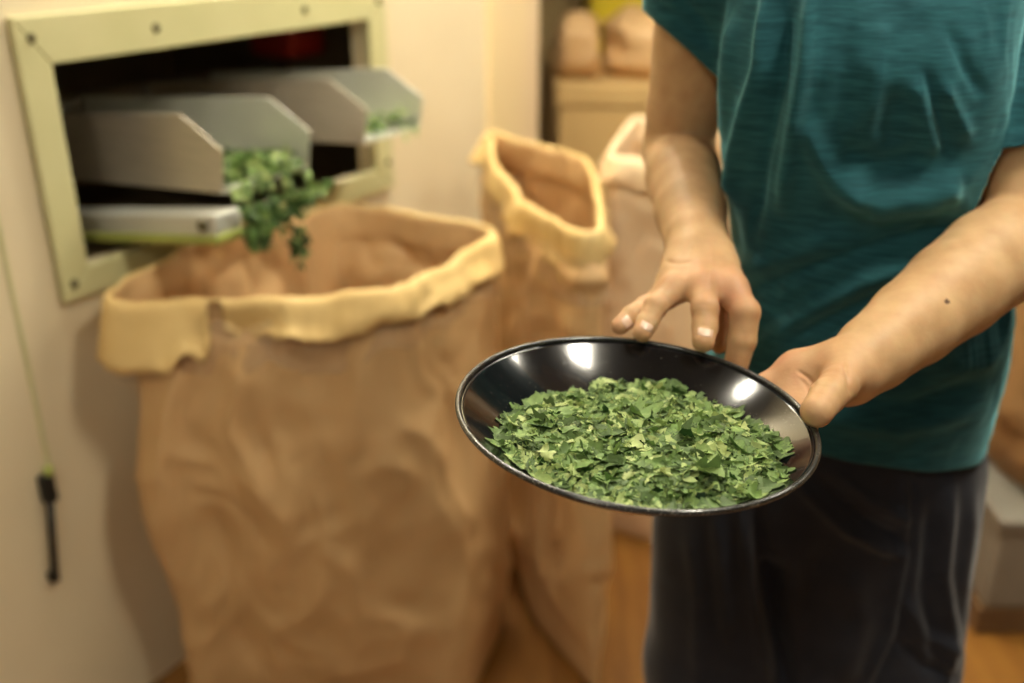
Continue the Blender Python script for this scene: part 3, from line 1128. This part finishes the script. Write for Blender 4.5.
pouring('leaf_flakes', 'green leaf flakes pouring off the near chute into the front sack', 1.14, 1.35, 0.228, 1.060, 520, 240, 5, 1.235)
pouring('leaf_flakes', 'few green leaf flakes at the lip of the far chute', 1.53, 1.715, 0.222, 1.072, 130, 0, 6, 1.66)

# ------------------------------------------------------------------ the person
YAW = 0.06
TORSO = [  # z, centre x, centre y, half width, half depth
    (0.80, 0.425, 1.175, 0.165, 0.118), (0.90, 0.430, 1.165, 0.168, 0.116), (1.00, 0.437, 1.155, 0.160, 0.110), (1.10, 0.440, 1.146, 0.148, 0.118), (1.19, 0.420, 1.150, 0.147, 0.108),
    (1.28, 0.396, 1.132, 0.145, 0.112), (1.37, 0.382, 1.122, 0.146, 0.118), (1.45, 0.392, 1.135, 0.150, 0.102), (1.52, 0.404, 1.160, 0.090, 0.065)]
SR, ER, WR = at(706, -36, 1.13), at(678, 150, 1.275), at(700, 256, 1.072)
SL, EL, WL = at(1053, -14, 1.09), at(1026, 232, 1.09), at(850, 372, 0.935)
EL = EL + np.array([0.0, 0.0, 0.0])


def limb(pts, k=0.006):
    """pts: list of (point, radius)."""
    return [cone(a, b, ra, rb, k) for (a, ra), (b, rb) in zip(pts[:-1], pts[1:])]


def mix(a, b, t):
    return a + (b - a) * t


prims = [profile(TORSO, YAW, -0.006, 0.05)]
NECK, HEAD = np.array([0.404, 1.150, 1.50]), np.array([0.390, 1.075, 1.715])
prims += limb([(NECK, 0.066), (NECK + [0, -0.02, 0.06], 0.058), (np.array([0.398, 1.128, 1.63]), 0.049)], 0.04)
# head, looking down at the bowl
hd = np.array([-0.16, -0.80, -0.42]); hd /= np.linalg.norm(hd)          # where the face looks
hx = np.cross(hd, [0, 0, 1]); hx /= np.linalg.norm(hx)                  # to the viewer's left when facing
hu = np.cross(hx, hd)
HA = np.stack([hx, hd, hu])


def hp(x, f, u):
    return HEAD + hx * x + hd * f + hu * u


prims += [ell(hp(0, -0.012, 0.03), (0.076, 0.094, 0.092), 0.03, HA), ell(hp(0, 0.022, -0.05), (0.060, 0.068, 0.075), 0.04, HA),
          ell(hp(0, 0.062, -0.100), (0.026, 0.022, 0.020), 0.03, HA),
          cone(hp(0, 0.088, 0.008), hp(0, 0.108, -0.030), 0.008, 0.013, 0.012), ell(hp(0, 0.098, -0.034), (0.019, 0.013, 0.010), 0.008, HA),
          ell(hp(0, 0.082, -0.064), (0.025, 0.012, 0.006), 0.008, HA), ell(hp(0, 0.080, -0.075), (0.021, 0.012, 0.007), 0.008, HA)]
for sx in (-1, 1):
    prims += [ell(hp(0.033 * sx, 0.096, 0.008), (0.016, 0.009, 0.009), 0.014, HA, neg=True), cone(hp(0.012 * sx, 0.090, 0.026), hp(0.05 * sx, 0.072, 0.026), 0.0035, 0.003, 0.014),
              ell(hp(0.078 * sx, -0.012, -0.012), (0.010, 0.020, 0.032), 0.008, HA), ell(hp(0.046 * sx, 0.062, -0.030), (0.024, 0.022, 0.022), 0.03, HA)]
# legs and feet
LEGS = [[(np.array([0.315, 1.165, 0.84]), 0.088), (np.array([0.300, 1.145, 0.48]), 0.056), (np.array([0.295, 1.165, 0.34]), 0.054), (np.array([0.285, 1.175, 0.10]), 0.036)],
        [(np.array([0.515, 1.165, 0.84]), 0.088), (np.array([0.540, 1.150, 0.48]), 0.056), (np.array([0.545, 1.170, 0.34]), 0.054), (np.array([0.550, 1.180, 0.10]), 0.036)]]
for lg in LEGS:
    prims += limb(lg, 0.04)
    an = lg[-1][0]
    prims += limb([(an, 0.036), (an + [-0.005, 0.03, -0.055], 0.034), (an + [-0.02, -0.14, -0.068], 0.026)], 0.03)
# arms
prims += limb([(mix(SR, np.array([0.424, 1.165, 1.44]), 0.2), 0.058), (mix(SR, ER, 0.35), 0.049), (mix(SR, ER, 0.75), 0.046), (ER, 0.045)])
fa = WR - ER
prims += limb([(ER, 0.044), (ER + fa * 0.28, 0.0455), (ER + fa * 0.62, 0.0405), (ER + fa * 0.88, 0.0345), (WR, 0.031)])
fb = WL - EL
prims += limb([(mix(SL, np.array([0.424, 1.165, 1.44]), 0.2), 0.058), (mix(SL, EL, 0.35), 0.049), (mix(SL, EL, 0.8), 0.048), (EL, 0.048)])
prims += limb([(EL, 0.050), (EL + fb * 0.22, 0.0535), (EL + fb * 0.45, 0.0495), (EL + fb * 0.68, 0.0430), (EL + fb * 0.88, 0.0360), (WL, 0.0315)])


def finger(pts, rad, k_root=0.010):
    out = []
    for i in range(len(pts) - 1):
        out.append(cone(pts[i], pts[i + 1], rad[i], rad[i + 1], k_root if i == 0 else 0.0025))
    for i in range(1, len(pts) - 1):             # knuckle swelling
        out.append(ell(pts[i], (rad[i] * 1.0,) * 3, 0.002))
    return out


FLUSH = [(hp(0.012, 0.088, -0.070), 0.013, 0.8), (hp(-0.012, 0.088, -0.070), 0.013, 0.8)]
# --- the hand resting its fingertips on the far rim
def on_rim(px_x, rad, far, inward, up):
    """Centre of a fingertip of radius rad that rests on the bowl's rim."""
    t = np.radians(np.linspace(20, 160, 600) if far else np.linspace(-25, 40, 600))
    P = bl(0.1528 * np.cos(t), 0.1528 * np.sin(t), np.full(600, -0.0012))
    P = P[np.abs(proj(P)[:, 0 if far else 1] - px_x).argmin()]
    d = BN * up - BY * inward
    return P + d / np.linalg.norm(d) * (rad + 0.0046)


HAND_R = {
    'little': ([at(664, 297, 1.035), at(645, 306, 1.020), at(632, 315, 1.010), at(620, 326, 1.003)], (0.0115, 0.0105, 0.0100, 0.0092)),
    'ring': ([at(674, 289, 1.015), at(656, 306, 0.996), at(647, 323, 0.990), on_rim(640, 0.0098, True, 0.45, 0.9)], (0.0130, 0.0118, 0.0110, 0.0098)),
    'middle': ([at(702, 286, 1.005), at(705, 308, 0.984), at(705, 327, 0.978), on_rim(700, 0.0110, True, 0.22, 0.97)], (0.0140, 0.0136, 0.0126, 0.0110)),
    'index': ([at(731, 288, 1.008), at(745, 312, 0.990), at(742, 340, 0.992), at(736, 366, 0.996)], (0.0150, 0.0150, 0.0142, 0.0120)),
}
wr_pts = [WR + CR * x for x in (-0.017, -0.006, 0.006, 0.018)]
for (nm, (pts, rad)), w0 in zip(HAND_R.items(), wr_pts):
    prims.append(cone(w0, pts[0], 0.0185, rad[0] + 0.0015, 0.016))
    mid = mix(w0, pts[0], 0.55) + CF * 0.008
    prims.append(cone(mix(w0, pts[0], 0.3) + CF * 0.006, mix(w0, pts[0], 0.85) + CF * 0.010, 0.012, 0.010, 0.014))
for nm, (pts, rad) in HAND_R.items():
    prims += finger(pts, rad)
    FLUSH += [(pts[0], 0.013, 0.55), (pts[1], 0.012, 0.35), (pts[3], 0.010, 0.6)]
FLUSH += [(at(738, 300, 1.0), 0.02, 0.5)]
th = [at(722, 272, 1.062), at(727, 298, 1.045), at(724, 322, 1.033), at(719, 345, 1.022)]
prims += finger(th, (0.0150, 0.0120, 0.0105, 0.0090), 0.014)
# --- the hand holding the rim with its thumb
rimpt = bl(0.1525, 0.0, 0.004)
WLa = [WL + v for v in (CU * 0.010 - CR * 0.008, CU * 0.003 - CR * 0.004, -CU * 0.004 - CR * 0.002 + CF * 0.006, -CU * 0.009 + CF * 0.012)]
under = lambda a, r, dz: bl(r * math.cos(a), r * math.sin(a), bowl_z(r) - 0.0045 - dz)
HAND_L = {
    'index': ([at(798, 371, 0.955), under(math.radians(38), 0.149, 0.017), under(math.radians(52), 0.118, 0.0125), under(math.radians(64), 0.098, 0.011)], (0.0145, 0.0122, 0.0106, 0.0094)),
    'middle': ([at(802, 379, 0.948), under(math.radians(20), 0.140, 0.018), under(math.radians(30), 0.102, 0.0130), under(math.radians(42), 0.078, 0.012)], (0.0138, 0.0118, 0.0106, 0.0094)),
    'ring': ([at(807, 386, 0.946), under(math.radians(4), 0.138, 0.019), under(math.radians(8), 0.098, 0.0135), under(math.radians(16), 0.070, 0.012)], (0.0128, 0.0110, 0.0100, 0.0088)),
    'little': ([at(812, 391, 0.946), under(math.radians(-12), 0.142, 0.019), under(math.radians(-12), 0.108, 0.0130), under(math.radians(-10), 0.086, 0.011)], (0.0115, 0.0098, 0.0088, 0.0080)),
}
for (nm, (pts, rad)), w0 in zip(HAND_L.items(), WLa):
    prims.append(cone(w0, pts[0], 0.0165, rad[0] + 0.002, 0.016))
for nm, (pts, rad) in HAND_L.items():
    prims += finger(pts, rad, 0.014)
thumb = [at(845, 372, 0.915), at(838, 386, 0.888), at(827, 397, 0.866), on_rim(419, 0.0160, False, 0.70, 0.75)]
prims += finger(thumb, (0.0200, 0.0172, 0.0156, 0.0140), 0.016)
prims += [cone(at(838, 370, 0.935), at(800, 371, 0.953), 0.020, 0.0140, 0.018)]       # web between thumb and index
FLUSH += [(thumb[3], 0.012, 0.45), (at(780, 365, 0.95), 0.016, 0.35)]

X = axis((0.085, 0.43, 0.002), (0.43, 0.80, 0.005))
Y = axis((0.68, 1.07, 0.002), (1.07, 1.42, 0.006))
Z = axis((-0.01, 1.06, 0.012), (1.06, 1.285, 0.002), (1.285, 1.90, 0.006))
BV, BQ, BNm = extract(prims, X, Y, Z)
BV = relax(BV, BQ, 1, 0.35)
# flesh gives way where it presses on the bowl
q = BV - BC
lx, ly, lz = q @ BX, q @ BY, q @ BN
lr = np.hypot(lx, ly)
m_ = (lr < 0.151) & (lz > bowl_z(lr) - 0.0056) & (lz < bowl_z(lr) + 0.0012)
lz = np.where(m_, np.where(lz > bowl_z(lr) - 0.002, bowl_z(lr) + 0.0012, bowl_z(lr) - 0.0056), lz)
m_ = (lr < 0.0575) & (lz > -0.0655) & (lz < -0.03)
lz = np.where(m_, -0.0655, lz)
dr, dz_ = lr - 0.1528, lz + 0.0012
dd = np.hypot(dr, dz_)
m_ = dd < 0.0036
kk = np.where(m_, 0.0036 / np.maximum(dd, 1e-6), 1.0)
nr_ = 0.1528 + dr * kk
lz = -0.0012 + dz_ * kk
kr = nr_ / np.maximum(lr, 1e-6)
BV = BC + (lx * kr)[:, None] * BX + (ly * kr)[:, None] * BY + lz[:, None] * BN
px = proj(BV)
# skin creases on knuckles and at the base of the thumb
crease = [([(692, 262), (678, 263), (664, 261)], 2.2, -0.0018), ([(798, 371), (808, 377), (815, 385)], 1.7, -0.0020), ([(799, 378), (806, 385), (810, 393)], 1.4, -0.0012),
          ([(843, 360), (848, 376), (851, 394)], 2.2, -0.0024), ([(655, 304), (664, 312)], 1.0, -0.0005), ([(700, 304), (712, 305)], 1.0, -0.0005),
          ([(700, 325), (708, 326)], 1.0, -0.0005), ([(694, 240), (688, 262), (681, 285)], 2.5, 0.0006), ([(712, 245), (712, 265), (708, 285)], 2.5, 0.0006)]
BV = BV + BNm * folds(BV, BNm, crease)[:, None]
person = obj('person', BV, BQ, M['skin'], origin=(0.42, 1.16, 0.0))
fl = np.zeros(len(BV))
for c, r, a in FLUSH:
    fl += a * np.exp(-(np.linalg.norm(BV - c, axis=1) / r) ** 2)
hand_zone = np.maximum(np.exp(-(np.linalg.norm(BV - at(705, 300, 1.01), axis=1) / 0.05) ** 4), np.exp(-(np.linalg.norm(BV - at(805, 385, 0.92), axis=1) / 0.06) ** 4))
fl += hand_zone * (0.22 + 0.12 * noise(BV, 60, 2))
attr(person, 'flush', np.clip(fl, 0, 0.85))
attr(person, 'mole', (np.hypot(px[:, 0] - 947, px[:, 1] - 302) < 2.6) * (BV[:, 1] < 1.2) * 0.9)
tag(person, 'person in teal t-shirt and dark trousers holding the black bowl', 'person')


def fingernail(c, up, along, w, l):
    up, along = up / np.linalg.norm(up), along / np.linalg.norm(along)
    side = np.cross(along, up)
    n, m = 9, 9
    V = []
    for i in range(n):
        for j in range(m):
            a, b = -1 + 2 * i / (n - 1), -1 + 2 * j / (m - 1)
            rr = 1 - 0.22 * max(0, b) ** 3 * a * a - 0.15 * max(0, -b) ** 2 * a * a
            V.append(c + side * w * a * (1 - 0.15 * abs(b) ** 3) + along * l * b * rr + up * (-0.30 * w * a * a - 0.10 * l * b * b))
    Q = [(i * m + j, (i + 1) * m + j, (i + 1) * m + j + 1, i * m + j + 1) for i in range(n - 1) for j in range(m - 1)]
    o = obj('fingernail', V, Q, M['nail'], person)
    solid(o, 0.0008, 0)


def nail_on(pts, rad, tilt=0.0, back=0.3):
    along = pts[3] - pts[2]
    along /= np.linalg.norm(along)
    base = mix(pts[3], pts[2], back)
    view = EYE - base
    up = view - along * (view @ along)
    up /= np.linalg.norm(up)
    up = up + np.cross(along, up) * tilt
    up /= np.linalg.norm(up)
    fingernail(base + up * rad * 1.02, up, along, rad * 0.66, rad * 0.72)


nail_on(HAND_R['ring'][0], HAND_R['ring'][1][3], -0.15)
nail_on(HAND_R['middle'][0], HAND_R['middle'][1][3], -0.1)
nail_on(HAND_R['little'][0], HAND_R['little'][1][3], -0.3)

# hair, eyes
hair = [ell(hp(0, -0.022, 0.045), (0.083, 0.100, 0.088), 0.03, HA), ell(hp(0, -0.05, -0.01), (0.078, 0.066, 0.07), 0.03, HA)]
hv, hq, hn = extract(hair, axis((0.29, 0.52, 0.006)), axis((0.93, 1.26, 0.006)), axis((1.56, 1.88, 0.006)), 2)
loc = (hv - HEAD) @ HA.T
hv = hv + hn * (0.006 * ridged(loc * [1, 0.3, 0.3], 60, 2, 4))[:, None]
sd = np.minimum(loc[:, 1] - 0.055, 0.062 - loc[:, 2])
cutm = (sd[hq] > 0).all(1)
hv, hq = compact(hv, hq[~cutm])
obj('hair', hv, hq, M['hair'], person)
for sx in (-1, 1):
    ev, eq = [], []
    c = hp(0.033 * sx, 0.074, 0.008)
    n = 20
    for j in range(n + 1):
        for i in range(n):
            a, b = math.pi * j / n, 2 * math.pi * i / n
            ev.append(c + 0.0125 * (hd * math.cos(a) + (hx * math.cos(b) + hu * math.sin(b)) * math.sin(a)))
    eq = [(j * n + i, j * n + (i + 1) % n, (j + 1) * n + (i + 1) % n, (j + 1) * n + i) for j in range(n) for i in range(n)]
    e = obj('eye', ev, eq, [M['eye'], M['iris']], person)
    for i, p in enumerate(e.data.polygons):
        p.material_index = 1 if i < n * 4 else 0

# --- t-shirt
SHIRT = [(z, cx, cy, a + (0.012 if z < 1.3 else 0.008) + (0.010 if z < 1.02 else 0), b + (0.014 if z < 1.3 else 0.008) + (0.008 if z < 1.02 else 0)) for z, cx, cy, a, b in TORSO]
SHIRT[0] = (0.78,) + SHIRT[0][1:]
sp = [profile(SHIRT, YAW, 0.0, 0.05)]
sp += limb([(np.array([0.410, 1.160, 1.46]), 0.070), (SR, 0.061), (mix(SR, ER, 0.45), 0.060), (mix(SR, ER, 0.9), 0.060)], 0.035)
sp += limb([(np.array([0.410, 1.160, 1.46]), 0.070), (SL, 0.061), (mix(SL, EL, 0.5), 0.062), (mix(SL, EL, 1.0), 0.062)], 0.014)
sv, sq, sn = extract(sp, axis((0.05, 0.76, 0.004)), axis((0.94, 1.38, 0.004)), axis((0.77, 1.60, 0.004)), 3)


def trim(v, q, n_, centre, normal, where=None):
    normal = np.asarray(normal, float) / np.linalg.norm(normal)
    sd = (v - centre) @ normal
    if where is not None:
        sd = np.where(where(v), sd, -1.0)
    v, q = cut(v, q, sd, normal)
    return compact(v, q, n_)


def near(a, b, r):
    f = cone(a, b, r, r)[0]
    return lambda v: f(v) < 0


HEM_N = np.array([-0.18, -0.08, -1.0])
sv, sq, sn = trim(sv, sq, sn, np.array([0.46, 1.03, 0.902]), HEM_N)
cutR = -0.64 * CR - 0.66 * CU + 0.30 * CF
sv, sq, sn = trim(sv, sq, sn, at(681, 44, 1.17), cutR, near(mix(SR, ER, 0.2), mix(SR, ER, 1.3), 0.085))
cutL = -0.98 * CU + 0.12 * CR
sv, sq, sn = trim(sv, sq, sn, at(1030, 150, 1.09), cutL, near(mix(SL, EL, 0.5), mix(SL, EL, 1.4), 0.067))
# round neckline: everything within a tube about the neck is opened
ax_ = np.array([0.0, -0.28, 1.0]) / math.hypot(1, 0.28)
rel = sv - (NECK + [0, -0.012, 0])
rad_ = rel - (rel @ ax_)[:, None] * ax_
dist_ = np.linalg.norm(rad_, axis=1)
sd_ = np.where(sv[:, 2] > 1.44, 0.074 - dist_, -1.0)
sv, sq = cut(sv, sq, sd_, -rad_ / np.maximum(dist_, 1e-6)[:, None])
sv, sq, sn = compact(sv, sq, sn)
shirt_folds = [
    ([(769, -20), (763, 66), (740, 150), (729, 215)], 7, 0.011), ([(811, -20), (806, 66), (794, 132), (784, 205)], 8, 0.013), ([(735, 20), (728, 80), (724, 150)], 6, 0.006),
    ([(788, -10), (782, 80), (764, 160), (752, 240)], 8, -0.008),
    ([(850, 40), (842, 110), (836, 150)], 12, -0.004), ([(884, 20), (876, 70), (868, 130)], 9, 0.003), ([(905, 90), (890, 130), (896, 150)], 14, -0.005),
    ([(803, 118), (818, 152), (838, 184), (868, 200)], 11, 0.008), ([(842, 182), (876, 202), (925, 196), (962, 180)], 17, 0.012), ([(815, 215), (872, 236), (950, 222)], 16, -0.004),
    ([(838, 150), (880, 168), (930, 160)], 14, -0.008),
    ([(728, 276), (776, 260), (832, 238)], 10, 0.008), ([(742, 296), (800, 272), (868, 250), (960, 226)], 7, -0.007),
    ([(757, 350), (818, 305), (864, 281), (920, 262)], 11, 0.008), ([(790, 338), (846, 312), (900, 290)], 8, -0.006), ([(770, 318), (812, 292), (850, 274)], 6, -0.004),
    ([(912, 80), (924, 120), (936, 158)], 9, 0.006), ([(940, 84), (952, 108), (968, 140)], 8, 0.005), 
    ([(925, 70), (940, 115), (955, 160)], 6, -0.004), ([(950, 30), (962, 60), (982, 96)], 7, -0.004),
    ([(826, 420), (900, 428), (980, 408)], 9, 0.005), ([(836, 400), (910, 404), (985, 380)], 8, -0.005), ([(905, 345), (950, 372), (1000, 350)], 10, 0.004),
    ([(655, 10), (680, 34), (716, 58)], 5, 0.002), ([(676, -10), (700, 20), (712, 44)], 6, -0.003)]
h = folds(sv, sn, shirt_folds, 1.45) + 0.003 * fbm(sv * [1, 1, 0.5], 14, 2, 7) + 0.0022 * ridged(sv * [1, 1, 0.6] + 0.02 * noise(sv, 20, 3)[:, None], 13, 3, 31)
hem_d = (sv - np.array([0.46, 1.03, 0.902])) @ (HEM_N / np.linalg.norm(HEM_N))
h += -0.0012 * np.exp(-((hem_d + 0.020) / 0.0035) ** 2)
for c_, n_ in ((at(681, 44, 1.17), cutR), (at(1030, 150, 1.09), cutL)):
    dd = (sv - c_) @ (n_ / np.linalg.norm(n_))
    m_ = np.linalg.norm(sv - c_, axis=1) < 0.09
    h += np.where(m_, -0.0012 * np.exp(-((dd + 0.018) / 0.0035) ** 2), 0)
sv = sv + sn * h[:, None]
sv = relax(sv, sq, 2, 0.4)
solid(obj('tshirt', sv, sq, M['shirt'], person), 0.002, -1)

# --- trousers
HIPS = [(0.47, 0.428, 1.160, 0.214, 0.110), (0.72, 0.418, 1.163, 0.213, 0.122), (0.85, 0.412, 1.165, 0.207, 0.125), (0.92, 0.414, 1.162, 0.190, 0.122), (0.985, 0.418, 1.158, 0.164, 0.114)]
tp = [profile(HIPS, YAW, 0.0, 0.05)]
TL = [[(np.array([0.305, 1.160, 0.82]), 0.105), (np.array([0.292, 1.145, 0.50]), 0.092), (np.array([0.285, 1.170, 0.06]), 0.082)],
      [(np.array([0.528, 1.160, 0.82]), 0.106), (np.array([0.553, 1.150, 0.50]), 0.096), (np.array([0.552, 1.175, 0.06]), 0.082)]]
for lg in TL:
    tp += limb(lg, 0.025)
tv, tq, tn = extract(tp, axis((0.14, 0.72, 0.005)), axis((0.98, 1.34, 0.005)), axis((-0.05, 0.50, 0.008), (0.50, 1.02, 0.004)), 3)
tv, tq, tn = trim(tv, tq, tn, np.array([0, 0, 0.055]), np.array([0, 0, -1.0]))
tv, tq, tn = trim(tv, tq, tn, np.array([0.418, 1.158, 0.982]), np.array([0, 0, 1.0]))
trouser_folds = [
    ([(795, 482), (844, 529), (900, 556)], 5, 0.006), ([(815, 474), (865, 521), (908, 544)], 4, -0.005), ([(835, 470), (880, 508), (912, 520)], 5, 0.004),
    ([(770, 560), (778, 620), (788, 720)], 14, -0.016), ([(741, 505), (753, 596), (772, 690)], 6, 0.006), ([(756, 505), (766, 600), (790, 690)], 8, -0.007), ([(716, 510), (724, 570), (726, 640)], 6, 0.004), ([(690, 520), (700, 600), (698, 690)], 8, 0.003),
    ([(906, 470), (904, 554), (890, 637), (862, 690)], 4, 0.004), ([(913, 470), (911, 554), (898, 637), (872, 690)], 3, -0.003),
    ([(952, 478), (944, 575), (953, 629), (944, 690)], 6, 0.006), ([(932, 500), (926, 590), (936, 660)], 7, -0.005), ([(975, 500), (966, 580), (972, 640)], 7, 0.004),
    ([(850, 570), (862, 620), (840, 690)], 12, 0.004), ([(820, 540), (812, 610), (806, 690)], 14, -0.004), ([(905, 600), (930, 640), (960, 650)], 6, 0.004), ([(900, 640), (925, 668), (955, 676)], 5, -0.004)]
h = folds(tv, tn, trouser_folds, 2.0) + 0.004 * fbm(tv * [1, 1, 0.6], 10, 2, 21)
tv = tv + tn * h[:, None]
tv = relax(tv, tq, 2, 0.4)
solid(obj('trousers', tv, tq, M['trousers'], person), 0.0025, -1)
for lg in LEGS:
    an = lg[-1][0]
    pr = limb([(an + [0, 0.0, -0.02], 0.045), (an + [-0.003, 0.03, -0.052], 0.045), (an + [-0.02, -0.15, -0.066], 0.036)], 0.03)
    c0 = an + [-0.02, -0.15, -0.066]
    v, q, n_ = extract(pr, axis((an[0] - 0.12, an[0] + 0.12, 0.006)), axis((an[1] - 0.25, an[1] + 0.12, 0.006)), axis((-0.03, 0.16, 0.006)), 2)
    v[:, 2] = np.maximum(v[:, 2], 0.0)
    obj('shoe', v, q, M['shoe'], person)
